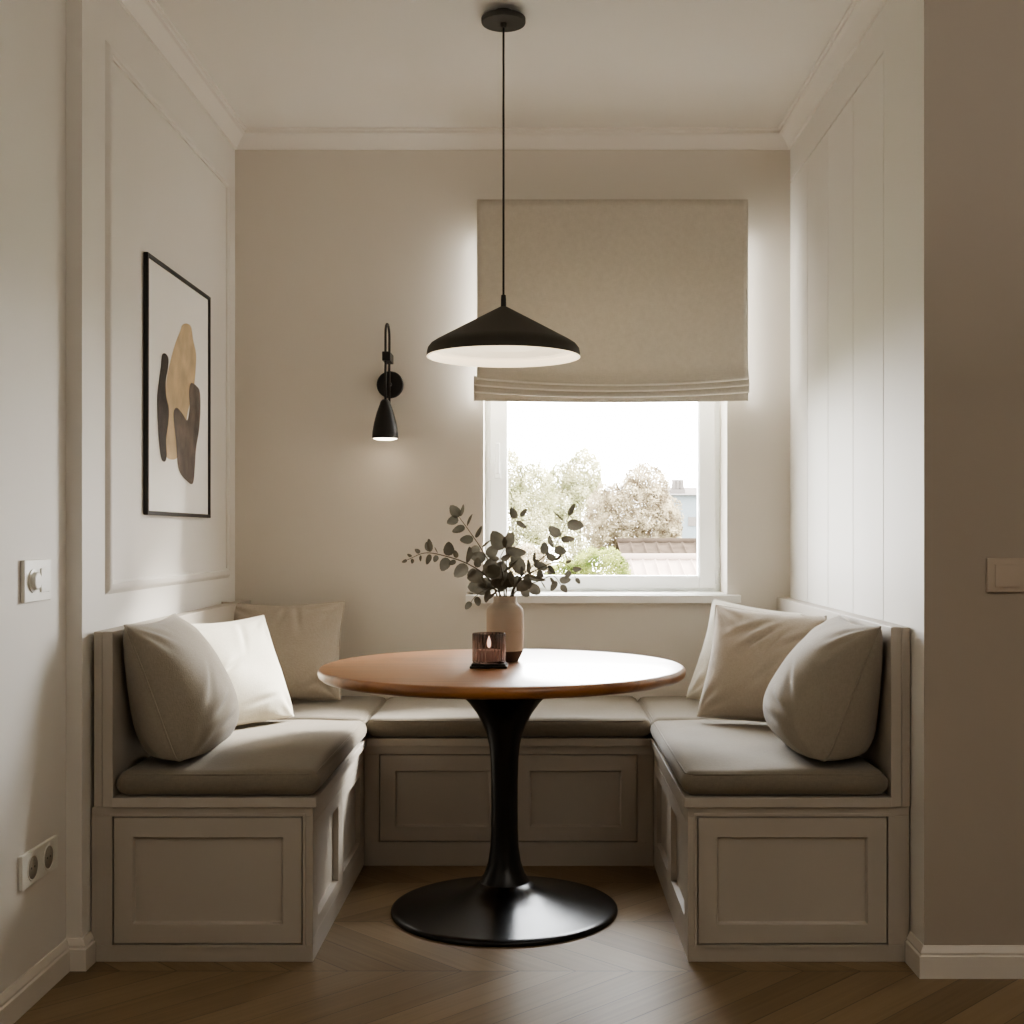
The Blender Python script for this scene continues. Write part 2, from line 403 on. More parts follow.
def side_bench(name, label, left):
    xo, xi = (XL+.004, XBL) if left else (XR-.004, XBR)
    b = thing(name, label, 'bench', ((xo+xi)/2, (YB+YW)/2, 0))
    x0, x1 = min(xo, xi), max(xo, xi)
    if left: d0, d1 = P(112.5, 0, YB).x, P(303, 0, YB).x
    else: d0, d1 = P(697, 0, YB).x, P(888, 0, YB).x
    z0, z1 = .046, .392
    mb = MB()
    T = TF(YB)
    face(mb, T, x0, x1, 0, ZC, [(d0, d1, z0, z1)])
    mb.box(x0+(0 if left else .02), x1-(.02 if left else 0), YB+.02, YW-.004, 0, ZC)
    Ts = TLi if left else TRi
    s = [(3.405, 3.825, .065, .372), (3.85, 4.285, .065, .372)]
    face(mb, Ts, YB+.02, YW-.004, 0, ZC, s)
    mb.build('carcass', M['bench'], b, bevel=.0012, seg=1)
    mb = MB(); ins = .0702 * .0 + .051
    shaker(mb, T, d0, d1, z0, z1, (ins, .052, .054)); dr = mb.build('door', M['bench'], b, bevel=.0012, seg=1)
    mb = MB(); bead(mb, T, d0, d1, z0, z1); mb.build('bead', M['bench'], dr)
    for q in s:
        mb = MB(); shaker(mb, Ts, *q, (.035, .035, .045), gap=.0, rec=.0165, slope=.001); mb.build('side_panel', M['bench'], b)
    xb = P(113.5, 0, YB).x if left else P(890.5, 0, YB).x
    mb = MB()
    if left: mb.box(xb-.001, XBL+.012, YB-.012, YW-.004, ZC, ZS)
    else: mb.box(XBR-.012, xb+.001, YB-.012, YW-.004, ZC, ZS)
    mb.build('seat_board', M['bench'], b, bevel=.002)
    mb = MB()
    if left: mb.box(XL+.012, xb-.029, YB-.004, YW-.004, ZC, .888); mb.box(xb-.028, xb, YB-.006, YW-.004, ZC, .889)
    else: mb.box(xb+.029, XR-.003, YB-.004, YW-.004, ZC, .900); mb.box(xb, xb+.028, YB-.006, YW-.004, ZC, .901)
    mb.build('backrest', M['bench'], b, bevel=.0015, seg=1)
    return b
side_bench('storage_bench', 'greige panelled bench against the left wall, under the framed print', True)
side_bench('storage_bench', 'greige panelled bench against the right board-clad wall', False)
b = thing('storage_bench', 'greige two-panel bench under the window behind the table pedestal', 'bench', ((XBL+XBR)/2, (YBB+YW)/2, 0))
T = TF(YBB); dz0, dz1 = .083, .388
da = [(P(379, 0, YBB).x, P(506, 0, YBB).x, dz0, dz1), (P(513.5, 0, YBB).x, P(637.5, 0, YBB).x, dz0, dz1)]
mb = MB(); face(mb, T, XBL+.002, XBR-.002, 0, ZC, da); mb.box(XBL+.002, XBR-.002, YBB+.02, YW-.004, 0, ZC)
mb.build('carcass', M['bench'], b, bevel=.0012, seg=1)
for q in da:
    mb = MB(); shaker(mb, T, *q, (.053, .050, .055)); dr = mb.build('door', M['bench'], b, bevel=.0012, seg=1)
    mb = MB(); bead(mb, T, *q, t=.004, p=.002); mb.build('bead', M['bench'], dr)
MB().box(XBL+.013, XBR-.013, YBB-.012, YW-.004, ZC, ZS).build('seat_board', M['bench'], b, bevel=.002)

# ---------------------------------------------------------------- seat cushions
def cushion(name, label, x0, x1, y0, y1, z0=ZS+.001, h=.066, r=.026, dome=.014, seed=0):
    n = 30; m = 9
    cx, cy, cz = (x0+x1)/2, (y0+y1)/2, z0
    ax, ay, az = (x1-x0)/2, (y1-y0)/2, h/2
    mb = MB()
    def shape(p):
        u, v, t = p
        q = Vector((u*ax, v*ay, t*az))
        c = Vector((max(-ax+r, min(ax-r, q.x)), max(-ay+r, min(ay-r, q.y)), max(-az+r, min(az-r, q.z))))
        d = q-c
        if d.length > 1e-9:
            # map the cube shell to the rounded shell
            k = max(abs(d.x), abs(d.y), abs(d.z)); d = d.normalized()*k
        q = c+d
        q.z += az
        if t > 0: q.z += dome*t*(1-abs(u)**3)*(1-abs(v)**3)
        nz = noise.noise(Vector((q.x*6+seed, q.y*6, 3.1)))*.004
        if t > -.5: q.z += nz*max(0, t)
        side = 1-abs(t)
        q.x += u*.006*side*(abs(u) > .98); q.y += v*.006*side*(abs(v) > .98)
        return (q.x+cx, q.y+cy, q.z+cz)
    def grid(fn, na, nb):
        vs = [shape(fn(-1+2*i/na, -1+2*j/nb)) for i in range(na+1) for j in range(nb+1)]
        fs = [(i*(nb+1)+j, (i+1)*(nb+1)+j, (i+1)*(nb+1)+j+1, i*(nb+1)+j+1) for i in range(na) for j in range(nb)]
        mb.add(vs, fs, 0, True)
    def warp(a): return math.sin(a*PI/2)*.5+a*.5
    g = warp
    grid(lambda a, b_: (g(a), g(b_), 1), n, n); grid(lambda a, b_: (g(a), g(b_), -1), n, n)
    grid(lambda a, b_: (g(a), 1, b_), n, m); grid(lambda a, b_: (g(a), -1, b_), n, m)
    grid(lambda a, b_: (1, g(a), b_), n, m); grid(lambda a, b_: (-1, g(a), b_), n, m)
    o = mb.build(name, M['seat'], None, loc=(cx, cy, z0))
    bm = bmesh.new(); bm.from_mesh(o.data); bmesh.ops.remove_doubles(bm, verts=bm.verts, dist=.0004); bmesh.ops.recalc_face_normals(bm, faces=bm.faces)
    bm.to_mesh(o.data); bm.free()
    for p in o.data.polygons: p.use_smooth = True
    # piping around the top edge
    rr = r; e = rr*.30; pts = []
    X0, X1, Y0, Y1, Z = x0+e, x1-e, y0+e, y1-e, z0+h-e
    for (qx, qy, a0) in ((X1-rr, Y1-rr, 0), (X0+rr, Y1-rr, PI/2), (X0+rr, Y0+rr, PI), (X1-rr, Y0+rr, 1.5*PI)):
        for k in range(6):
            a = a0+PI/2*k/5; pts.append((qx+rr*math.cos(a), qy+rr*math.sin(a), Z))
    full = []
    for i, p in enumerate(pts):
        q = pts[(i+1) % len(pts)]; nn = max(1, int((Vector(q)-Vector(p)).length/.05))
        for k in range(nn): full.append(tuple(Vector(p).lerp(Vector(q), k/nn)))
    MB().tube(full, .0028, 6, closed=True).build('piping', M['seat'], o)
    return tag(o, label, 'seat cushion', 'taupe seat cushions on the benches')
XCL, XCR = -1.134, .941
YC = 4.318
cushion('seat_cushion', 'long taupe seat cushion on the left bench, nearest the viewer', XCL, XBL+.012, YB-.006, YC, seed=1)
cushion('seat_cushion', 'long taupe seat cushion on the right bench, nearest the viewer', XBR-.012, XCR, YB-.006, YC, seed=2)
cushion('seat_cushion', 'taupe corner seat cushion under the pillow left of the window', XCL, XBL+.008, YC+.004, YW-.01, seed=3)
cushion('seat_cushion', 'taupe seat cushion on the back bench below the window sill', XBL+.012, XBR-.012, YC+.004, YW-.01, seed=4)
cushion('seat_cushion', 'taupe corner seat cushion under the pillows right of the window', XBR-.008, XCR, YC+.004, YW-.01, seed=5)

# ---------------------------------------------------------------- throw pillows
def pillow(label, m, c, n, w, h, T, seed, roll=0.0, pinch=.07, wr=1.0, sag=.18, dents=(), back=1.0, corner=.04, floor=.531, clip=None):
    n = Vector(n).normalized(); up = Vector((0, 0, 1)); r = up.cross(n).normalized(); up = n.cross(r).normalized()
    if roll:
        R = Matrix.Rotation(roll, 3, n); r = R @ r; up = R @ up
    c = Vector(c); N = 72; mb = MB()
    rnd = random.Random(seed); ph = [rnd.uniform(0, 6.28) for _ in range(12)]
    def pt(u, v, s):
        e = max(0.0, (1-abs(u)**2.6)*(1-abs(v)**2.6))
        t = T/2*e**.52*(1-sag*v*(.6+.4*(1-u*u)))
        x = u*w/2*(1-pinch*(1-v*v)**1.3); y = v*h/2*(1-pinch*(1-u*u)**1.3)
        kc = 1-(corner if v < 0 else -.012)*abs(u*v)**3; x *= kc; y *= kc
        # wrinkles that fan from the corners and gather along the edges
        d = 0
        for k, (cu, cv) in enumerate(((1, 1), (-1, 1), (-1, -1), (1, -1))):
            du, dv = cu-u, cv-v; rad = math.hypot(du, dv)
            a = math.atan2(abs(dv), abs(du)+1e-6)
            d += .0042*math.sin(a*11+ph[k]+2.2*noise.noise(Vector((u*2+seed, v*2, k))))*math.exp(-((rad-.30)/.26)**2)
        for k, (q, z) in enumerate(((1-v, u), (1+v, u), (1-u, v), (1+u, v))):
            d += .0030*math.sin(z*17+ph[4+k]+4*noise.noise(Vector((z*3, k, seed))))*max(0, .3+noise.noise(Vector((z*2, k*3.1, seed*2))))*math.exp(-q/.13)
        d += .008*noise.noise(Vector((u*1.3+seed*3, v*1.3, s)))
        for (pu, pv, amp, rad, ang) in dents:
            ca, sa = math.cos(ang), math.sin(ang); a_ = ((u-pu)*ca+(v-pv)*sa); b_ = (-(u-pu)*sa+(v-pv)*ca)
            if s > 0: d -= amp*math.exp(-(a_/(rad*5))**2)*(math.exp(-(b_/rad)**2)-.45*math.exp(-((b_-rad*1.9)/(rad*1.3))**2))
        t = max(0.0, t+d*wr*min(1, e*3.0))
        p = c + r*x + up*y + n*(t*(1 if s > 0 else -back))
        if clip:
          for ax_, lim, sg_ in clip:
            gp = (p[ax_]-lim)*sg_
            if gp < .02: p[ax_] = lim+sg_*.02*math.exp((gp-.02)/.02)
        if p.z < floor+.02: p.z = floor+.02*math.exp((p.z-floor-.02)/.02)
        return p
    for s in (1, -1):
        vs = []; 
        for i in range(N+1):
            for j in range(N+1):
                a, b_ = -1+2*i/N, -1+2*j/N
                u = math.sin(a*PI/2)*.6+a*.4; v = math.sin(b_*PI/2)*.6+b_*.4
                vs.append(pt(u, v, s))
        fs = [(i*(N+1)+j, (i+1)*(N+1)+j, (i+1)*(N+1)+j+1, i*(N+1)+j+1) for i in range(N) for j in range(N)]
        mb.add(vs, fs, 0, True)
    lo = min(v[2] for v in mb.v)
    o = mb.build('throw_pillow', m, None, loc=(c.x, c.y, lo))
    bm = bmesh.new(); bm.from_mesh(o.data); bmesh.ops.remove_doubles(bm, verts=bm.verts, dist=.0003); bmesh.ops.recalc_face_normals(bm, faces=bm.faces)
    bm.to_mesh(o.data); bm.free()
    for p in o.data.polygons: p.use_smooth = True
    pts = []
    for k in range(4):
        for i in range(24):
            t = -1+2*i/24
            u, v = ((t, -1), (1, t), (-t, 1), (-1, -t))[k]
            pts.append(pt(u, v, 1))
    MB().tube(pts, .0032, 6, closed=True).build('seam', m, o)
    return tag(o, label, 'pillow', 'throw pillows on the benches')
cl, cr, cb = (0, -1.141, 1), (0, .947, -1), (1, YW-.003, -1)
PIL = [
    ('taupe pillow at the near end of the left bench, seen edge-on', M['taupe'], (-1.040, 3.60, .703), (.94, .01, .34), .475, .425, .27, 1, {'back': .85, 'pinch': .05, 'corner': .10, 'sag': .30, 'clip': [cl], 'dents': ((-.35, -.42, .011, .055, .3), (-.25, -.64, .008, .05, .15), (-.45, -.1, .007, .06, .8))}),
    ('bright cream pillow between two taupe ones on the left bench', M['cream'], (-1.008, 4.10, .690), (.80, -.52, .42), .445, .385, .17, 2, {'dents': ((-.35, .0, .010, .05, .5), (.2, .6, .006, .06, 1.2), (.2, -.65, .006, .05, .2)), 'back': .8, 'clip': [cl]}),
    ('taupe pillow in the left back corner against the back wall', M['taupe_light'], (-.962, 4.70, .705), (.12, -.92, .38), .455, .40, .16, 3, {'back': .8, 'clip': [cb], 'dents': ((0, .70, .008, .05, 1.2), (.25, .68, .006, .05, 1.7), (.5, -.75, .006, .05, .6))}),
    ('pale pillow in the right back corner behind the tan one', M['pale'], (.795, 4.56, .700), (-.55, -.75, .42), .48, .40, .15, 4, {'back': .7, 'roll': -.09, 'clip': [cb, cr]}),
    ('tan creased pillow leaning on the pale one, middle of the right bench', M['tan'], (.788, 4.16, .703), (-.42, -.80, .40), .49, .41, .18, 5, {'back': .5, 'roll': -.05, 'clip': [cr], 'dents': ((-.22, .38, .015, .05, .8), (-.02, .30, .013, .05, .95), (-.42, .55, .009, .05, .6), (.0, -.2, .008, .06, 1.0), (.35, .4, .008, .06, .6))}),
    ('taupe pillow at the near end of the right bench, seen edge-on', M['taupe'], (.846, 3.60, .700), (-.94, .01, .36), .475, .425, .31, 6, {'back': .85, 'pinch': .05, 'corner': .10, 'sag': .30, 'clip': [cr], 'dents': ((.35, -.42, .011, .055, -.3), (.25, -.64, .008, .05, -.15), (.45, -.1, .007, .06, -.8))}),
]
for l_, m_, c_, n_, w_, h_, t_, s_, kw in PIL: pillow(l_, m_, c_, n_, w_, h_, t_, s_, **kw)

# ================================================================ TABLE
t = thing('dining_table', 'round wooden table on a black tulip pedestal', 'table', (TX, TY, 0))
TT = Matrix.Translation((TX, TY, 0)); TB = Matrix.Translation((TX+.006, TY, 0)); R = .558; ZT_ = .75
mb = MB(); mb.lathe([(0, ZT_-.036), (R-.03, ZT_-.036), (R-.012, ZT_-.033), (R-.003, ZT_-.026), (R, ZT_-.017), (R-.001, ZT_-.009), (R-.005, ZT_-.003), (R-.012, ZT_), (0, ZT_)], 128, TT)
mb.build('tabletop', M['top'], t, auto=.9)
mb = MB()
pr = [(.190, .7135), (.188, .708), (.165, .690), (.135, .664), (.108, .636), (.086, .606), (.069, .575), (.055, .540), (.047, .505), (.043, .465), (.041, .40), (.0405, .32), (.041, .25), (.0435, .195), (.050, .150), (.062, .114), (.078, .090)]
mb.lathe(pr, 64, TB); mb.build('pedestal', M['gloss_black'], t, auto=1.2)
pr = [(.077, .091), (.096, .074), (.125, .060), (.165, .048), (.22, .036), (.28, .024), (.325, .0165), (.340, .0145), (.345, .011), (.346, .005), (.345, 0)]
mb = MB(); mb.lathe(pr, 96, TB); mb.build('foot', M['gloss_black'], t, auto=1.2)

# vase
vx, vy = P(505, 0, 3.95).x, 3.95
v = thing('vase', 'clay vase with a dark dipped base holding eucalyptus', 'vase', (vx, vy, ZT_))
TV = Matrix.Translation((vx, vy, ZT_))
mb = MB(); mb.lathe([(.0575, .034), (.0585, .06), (.0585, .15), (.057, .163), (.051, .173), (.041, .181), (.0365, .187), (.036, .203), (.0345, .205), (.032, .203), (.032, .186), (.036, .178), (.05, .16), (.05, .04)], 64, TV, cap=False)
mb.build('body', M['vase'], v, auto=1.2)
mb = MB(); mb.lathe([(0, 0), (.040, 0), (.043, .003), (.0575, .034), (.0, .036)], 64, TV); ob = mb.build('dipped_base', M['vase_dark'], v, auto=.7); ob['label'] = 'dark brown dipped base of the vase'

# candle holder
kx, ky = P(489, 0, 3.77).x, 3.77
k = thing('candle_holder', 'ribbed smoked-glass candle holder on a black square tray', 'candle holder', (kx, ky, ZT_))
TK = Matrix.Translation((kx, ky, ZT_))
mb = MB(); mb.box(-.056, .056, -.048, .048, 0, .007, TK); mb.box(-.051, .051, -.045, .045, .007, .013, TK); mb.build('tray', M['black'], k, bevel=.002)
rib = lambda a, z: 1+.03*math.cos(a*26)
mb = MB(); mb.lathe([(.0, .0135), (.047, .0135), (.049, .018), (.049, .100), (.0475, .102), (.046, .100), (.046, .020), (0, .019)], 26*10, TK, rmod=rib)
mb.build('glass_jar', M['smoke'], k, auto=1.0)
cd = thing('candle', 'lit pink candle inside the smoked-glass holder', 'candle', (kx, ky, ZT_+.0195))
TC = Matrix.Translation((kx, ky, ZT_+.0195))
mb = MB(); mb.lathe([(0, 0), (.036, 0), (.036, .030), (.034, .033), (0, .031)], 40, TC); mb.build('wax', M['wax'], cd)
mb = MB(); mb.lathe([(.0012, .031), (.0012, .040)], 8, TC); mb.build('wick', M['wick'], cd)
mb = MB(); mb.lathe([(0, .037), (.004, .041), (.0065, .048), (.006, .056), (.0035, .066), (0, .076)], 16, TC); mb.build('flame', M['flame'], cd)

# eucalyptus
def leaf(mb, p, d, s, rnd, asp=.92):
    d = Vector(d).normalized()
    nrm = Vector((rnd.uniform(-1, 1), rnd.uniform(-1.1, .1), rnd.uniform(-.8, .9))); nrm = (nrm-d*nrm.dot(d))
    if nrm.length < .05: nrm = d.orthogonal()
    nrm.normalize(); sd = d.cross(nrm)
    vs = []; rings = (0, .5, 1.0); nn = 12
    L_, W_ = s, s*asp
    vs.append(p+d*(L_*.5) - nrm*s*.07)
    for q in rings[1:]:
        for i in range(nn):
            a = 2*PI*i/nn; x = math.cos(a); y = math.sin(a)
            tip = 1+.22*max(0, x)**3
            vs.append(p+d*(L_*.5*(1+q*x*tip))+sd*(W_*.5*q*y*(1-.12*x)) - nrm*s*.07*(1-q*q) + nrm*s*.05*q*y*y)
    fs = [(0, 1+i, 1+(i+1) % nn) for i in range(nn)]
    fs += [(1+i, 1+nn+i, 1+nn+(i+1) % nn, 1+(i+1) % nn) for i in range(nn)]
    mb.add(vs, fs, 0, True)
def spline(pts, n=14):
    out = []; pts = [Vector(p) for p in pts]; q = [pts[0]*2-pts[1]]+pts+[pts[-1]*2-pts[-2]]
    for i in range(1, len(q)-2):
        for k in range(n):
            t_ = k/n; a, b_, c_, d_ = q[i-1:i+3]
            out.append(.5*((2*b_)+(c_-a)*t_+(2*a-5*b_+4*c_-d_)*t_*t_+(3*b_-a-3*c_+d_)*t_**3))
    out.append(pts[-1]); return out
def branch(label, px, sizes, seed, dens=.021, start=.25, asp=.82, extra=()):
    rnd = random.Random(seed)
    pts = [(vx+rnd.uniform(-.016, .016), vy+rnd.uniform(-.012, .012), ZT_+.045), (vx+(px[0][0]-505)*.0031*.4, vy, ZT_+.19)]
    pts += [P(a, b_, y) for a, b_, y in px]
    sp = spline(pts)
    o = thing('eucalyptus_branch', label, 'branch', pts[0], 'eucalyptus branches in the vase')
    MB().tube(sp, lambda f: .0024*(1-f)+.0009, 6).build('stem', M['stem'], o)
    mb = MB(); acc = 0; ln = [0]
    for a, b_ in zip(sp, sp[1:]): ln.append(ln[-1]+(b_-a).length)
    tot = ln[-1]; s = tot*start; side = 1
    s0 = max(s, .20) if sp[0].z < ZT_+.1 else s
    s = s0
    while s <= tot:
        i = next(i for i in range(1, len(ln)) if ln[i] >= s-1e-9); f = (s-ln[i-1])/max(1e-6, ln[i]-ln[i-1]); p = sp[i-1].lerp(sp[i], f)
        d = (sp[i]-sp[i-1]).normalized(); q = (s-s0)/max(1e-6, tot-s0)
        sz = (sizes[0]*(1-q)+sizes[1]*q)*rnd.uniform(.65, 1.3)
        for sg in (1, -1):
            pr_ = Vector((-d.z, rnd.uniform(-.5, .5), d.x)).normalized()*sg
            leaf(mb, p+pr_*.004, d*rnd.uniform(.15, .8)+pr_, sz, rnd, asp)
        s += dens*rnd.uniform(.8, 1.25)*(.7+sz*12)
    leaf(mb, sp[-1], sp[-1]-sp[-3], sizes[1]*1.0, rnd, asp)
    for (a, b_, y, sz, dx, dz) in extra: leaf(mb, P(a, b_, y), (dx, 0, dz), sz, rnd, asp)
    mb.build('leaves', M['euca'], o)
Yv = 3.95
branch('long eucalyptus branch reaching furthest left, tiny leaves at its tip', [(488, 578, 3.93), (468, 564, 3.9), (445, 556, 3.88), (425, 553, 3.87), (407, 560, 3.86)], (.056, .016), 11, .026, extra=((430, 552, 3.87, .038, -.1, 1),))
branch('eucalyptus branch rising to the upper left with clustered leaves', [(494, 572, 3.97), (482, 550, 3.98), (470, 532, 4.0), (459, 517, 4.0)], (.050, .042), 12, .034)
branch('thin eucalyptus branch rising straight up with sparse leaves', [(507, 565, 4.0), (506, 540, 4.03), (512, 524, 4.05), (520, 516, 4.06)], (.022, .030), 13, .07)
branch('tall eucalyptus branch reaching furthest up and right', [(520, 578, 3.97), (540, 560, 3.98), (556, 545, 4.0), (564, 527, 4.0), (569, 516, 4.0)], (.054, .040), 14, .036)
branch('eucalyptus branch to the right with drooping leaves', [(518, 582, 3.93), (536, 570, 3.9), (556, 562, 3.88), (568, 566, 3.87), (576, 578, 3.86)], (.046, .020), 15, .030)
branch('low eucalyptus branch on the right hanging beside the sill', [(521, 588, 3.97), (539, 581, 3.98), (553, 576, 3.99), (561, 585, 3.99)], (.040, .028), 16, .032)
branch('short drooping eucalyptus sprig at the left of the vase mouth', [(496, 590, 3.9), (487, 589, 3.88), (476, 596, 3.87), (471, 602, 3.87)], (.036, .026), 17, .040)
branch('short eucalyptus branch of large round leaves above the vase mouth', [(503, 578, 3.92), (500, 560, 3.9), (505, 548, 3.9)], (.046, .050), 18, .032)

# ================================================================ LAMPS
# pendant
px_, py_ = P(503.5, 0, TY).x, TY
p = thing('pendant_lamp', 'black conical pendant lamp hanging over the table', 'lamp', (px_, py_, H))
TP = Matrix.Translation((px_, py_, 0))
MB().lathe([(0, H-.0005), (.028, H-.0005), (.028, H-.020), (.066, H-.020), (.0675, H-.022), (.0675, H-.034), (.066, H-.037), (.010, H-.037), (.008, H-.050), (.0, H-.050)], 64, TP).build('canopy', M['lamp_black'], p, auto=.6)
MB().tube([(px_, py_, H-.03), (px_, py_, 2.3), (px_, py_, 1.87)], .0032, 8).build('cord', M['black'], p)
MB().lathe([(0, 1.882), (.007, 1.882), (.008, 1.87), (.0085, 1.846), (0, 1.846)], 20, TP).build('ferrule', M['black'], p, auto=.6)
so = [(.011, 1.846), (.03, 1.836), (.205, 1.741), (.222, 1.730), (.231, 1.718), (.2345, 1.703), (.2345, 1.693)]
sh = MB().lathe(so + [(.232, 1.6925)], 96, TP, cap=False).build('lamp_shade', M['lamp_black'], p, auto=.9)
si = [(.2345, 1.6930), (.2345, 1.6915), (.2285, 1.6915), (.2280, 1.703), (.2265, 1.716), (.219, 1.727), (.203, 1.737), (.03, 1.831), (0, 1.840)]
o_ = MB().lathe(si, 96, TP, cap=False).build('shade_lining', M['shade_in'], sh, auto=.9); o_['label'] = 'cream white inside of the shade'
o_ = MB().lathe([(0, 1.722), (.10, 1.722), (.19, 1.719), (.2215, 1.712), (.222, 1.716), (0, 1.727)], 64, TP).build('diffuser', M['shade_in'], p); o_['label'] = 'glowing cream diffuser disc'
# sconce
sx, sz = P(390.5, 385, YW).x, P(390, 385, YW).z
s = thing('wall_sconce', 'black hooked wall lamp left of the window', 'lamp', (sx, YW, sz))
RY = Matrix.Translation((sx, YW, sz)) @ Matrix.Rotation(PI/2, 4, 'X')     # local z -> -y
MB().lathe([(.0, .001), (.0535, .001), (.0535, .012), (.050, .016), (0, .016)], 48, RY).build('back_plate', M['black'], s, auto=.6)
ax = P(385.3, 0, 4.83).x
tz = P(0, 324, 4.88).z
arc = [(sx+.001, YW-.045, sz-.075), (sx+.001, YW-.045, sz+.1), (sx+.001, YW-.045, tz-.045)]
for q in range(1, 12):
    a = PI*q/12; arc.append((sx+.001+(ax-sx-.001)*(1-math.cos(a))/2, YW-.045-.09*(1-math.cos(a))/2, tz-.045+.045*math.sin(a)))
arc += [(ax, YW-.135, tz-.045), (ax, YW-.135, sz), (ax, YW-.135, 1.665)]
arm = MB().tube(arc, .0047, 12).build('arm', M['black'], s)
mb = MB(); mb.tube([(sx, YW-.014, sz), (sx, YW-.045, sz)], .008, 12); mb.build('stub', M['black'], s)
mb = MB(); mb.box(ax-.012, sx+.016, YW-.147, YW-.032, 1.822, 1.857); mb.build('clamp', M['black'], s, bevel=.002)
TS = Matrix.Translation((ax-.001, YW-.135, 0))
MB().lathe([(0, 1.672), (.012, 1.672), (.0185, 1.664), (.021, 1.655), (.033, 1.622), (.044, 1.580), (.0498, 1.545), (.0508, 1.522), (.0495, 1.521), (.048, 1.545), (.04, 1.58), (.018, 1.64), (0, 1.645)], 48, TS).build('lamp_shade', M['black'], s, auto=.9)
o_ = MB().lathe([(0, 1.5145), (.03, 1.5155), (.044, 1.519), (.0475, 1.523), (.046, 1.534), (0, 1.536)], 40, TS).build('bulb', M['bulb'], s); o_['label'] = 'glowing lamp opening'

# ================================================================ ROMAN BLIND
bx0, bx1 = P(477, 0, YW-.07).x, P(748, 0, YW-.07).x
yb = YW-.07
bl = thing('roman_blind', 'beige linen roman blind half lowered over the window', 'blind', ((bx0+bx1)/2, yb, 2.46))
MB().box(bx0+.004, bx1-.004, yb+.006, YW-.002, 2.425, 2.458).build('headrail', M['pvc'], bl, bevel=.002)
def sheet(mb, prof, x0, x1, sag, n=48, th=.0015):
    # prof: (depth towards room, z, sag weight); closed thin sheet
    vs = []; fs = []; k = len(prof)
    for i in range(n+1):
        u = i/n; x = x0+(x1-x0)*u; sg = -sag*(1-(2*u-1)**2)
        for d, z, w_ in prof:
            wob = .0016*noise.noise(Vector((x*4, z*5, 1.7)))
            vs.append((x, yb-d-wob, z+sg*w_))
    for i in range(n):
        for j in range(k-1): fs.append((i*k+j, (i+1)*k+j, (i+1)*k+j+1, i*k+j+1))
    mb.add(vs, fs, 0, True)
def blind_part(name, prof, x0, x1, sag, parent, sol=.002):
    mb = MB(); sheet(mb, prof, x0, x1, sag); o = mb.build(name, M['blind'], parent)
    q = o.modifiers.new('solid', 'SOLIDIFY'); q.thickness = sol; q.offset = 0
    return o
pan = [(0, 2.464-.03*i, 0 if i < 14 else ((i-13)/10.0)**2) for i in range(23)] + [(.010, 1.790, .95), (.020, 1.772, 1), (.024, 1.762, 1), (.020, 1.756, 1), (.010, 1.762, 1), (.002, 1.772, 1)]
fp_ = blind_part('fabric_panel', pan, bx0, bx1, .026, bl)
e = .012
M['lip'] = fabric('blind_highlight_linen', (.85, .82, .75), 420, .2, .03)  # lighter linen paints in the light caught along the fold lips
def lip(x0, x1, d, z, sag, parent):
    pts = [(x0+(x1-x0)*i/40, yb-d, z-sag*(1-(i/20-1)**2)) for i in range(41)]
    MB().tube(pts, .0042, 8).build('fold_highlight', M['lip'], parent)
for i, (zt, zb, d, sg) in enumerate(((1.772, 1.733, .026, .024), (1.748, 1.706, .024, .020))):
    pr = [(.004, zt, 1), (d*.7, zt-.006, 1), (d, zb+.012, 1), (d+.003, zb+.004, 1), (d-.002, zb-.001, 1), (d*.5, zb+.004, 1), (.002, zb+.014, 1)]
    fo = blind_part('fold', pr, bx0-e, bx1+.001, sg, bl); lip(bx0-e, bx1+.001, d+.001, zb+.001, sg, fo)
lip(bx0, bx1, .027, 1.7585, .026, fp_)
pr = [(.002, 1.728, 1), (.012, 1.720, 1), (.017, 1.705, 1), (.018, 1.686, 1), (.018, 1.676, .8), (.016, 1.6735, .7), (.010, 1.674, .7), (.004, 1.69, .7)]
blind_part('hem', pr, bx0-e, bx1-.002, .010, bl)

# ================================================================ FRAMED PRINT
def LW(px, py, x): y = x*F/(px-538.0); return (x, y, EYE+(535.0-py)*y/F)
xa = XL+.0015; xf = XL+.0155
y0, y1, z0, z1 = 3.812, 4.545, 1.210, 2.012
fr = thing('picture_frame', 'black framed abstract print on the left wall', 'picture', (XL+.01, (y0+y1)/2, z0))
mb = MB(); fw = .012
mb.box(xa, xf, y0, y0+fw, z0, z1); mb.box(xa, xf, y1-fw, y1, z0, z1); mb.box(xa, xf, y0+fw, y1-fw, z0, z0+fw); mb.box(xa, xf, y0+fw, y1-fw, z1-fw, z1)
mb.build('frame', M['black'], fr, bevel=.001, seg=1)
xp = XL+.008
mb = MB(); mb.box(xa, xp, y0+fw*.5, y1-fw*.5, z0+fw*.5, z1-fw*.5)
def stroke(pts, dx, mi):
    q = [(90+a/3.413, 240+b_/3.413) for a, b_ in pts]
    w_ = [Vector(LW(a, b_, xp+dx)) for a, b_ in q]; n = len(w_); sm = []
    for i in range(n):
        a, b_, c_, d_ = w_[i-1], w_[i], w_[(i+1) % n], w_[(i+2) % n]
        for k_ in range(5):
            t_ = k_/5; sm.append(.5*((2*b_)+(c_-a)*t_+(2*a-5*b_+4*c_-d_)*t_*t_+(3*b_-a-3*c_+d_)*t_**3))
    mb.add(sm, [tuple(range(len(sm)))], mi)
stroke([(315, 290), (330, 285), (345, 297), (352, 340), (362, 390), (360, 450), (352, 520), (335, 580), (325, 640), (305, 700), (296, 745), (262, 742), (256, 690), (262, 640), (268, 590), (258, 540), (262, 470), (275, 410), (292, 350), (308, 310)], .0005, 1)
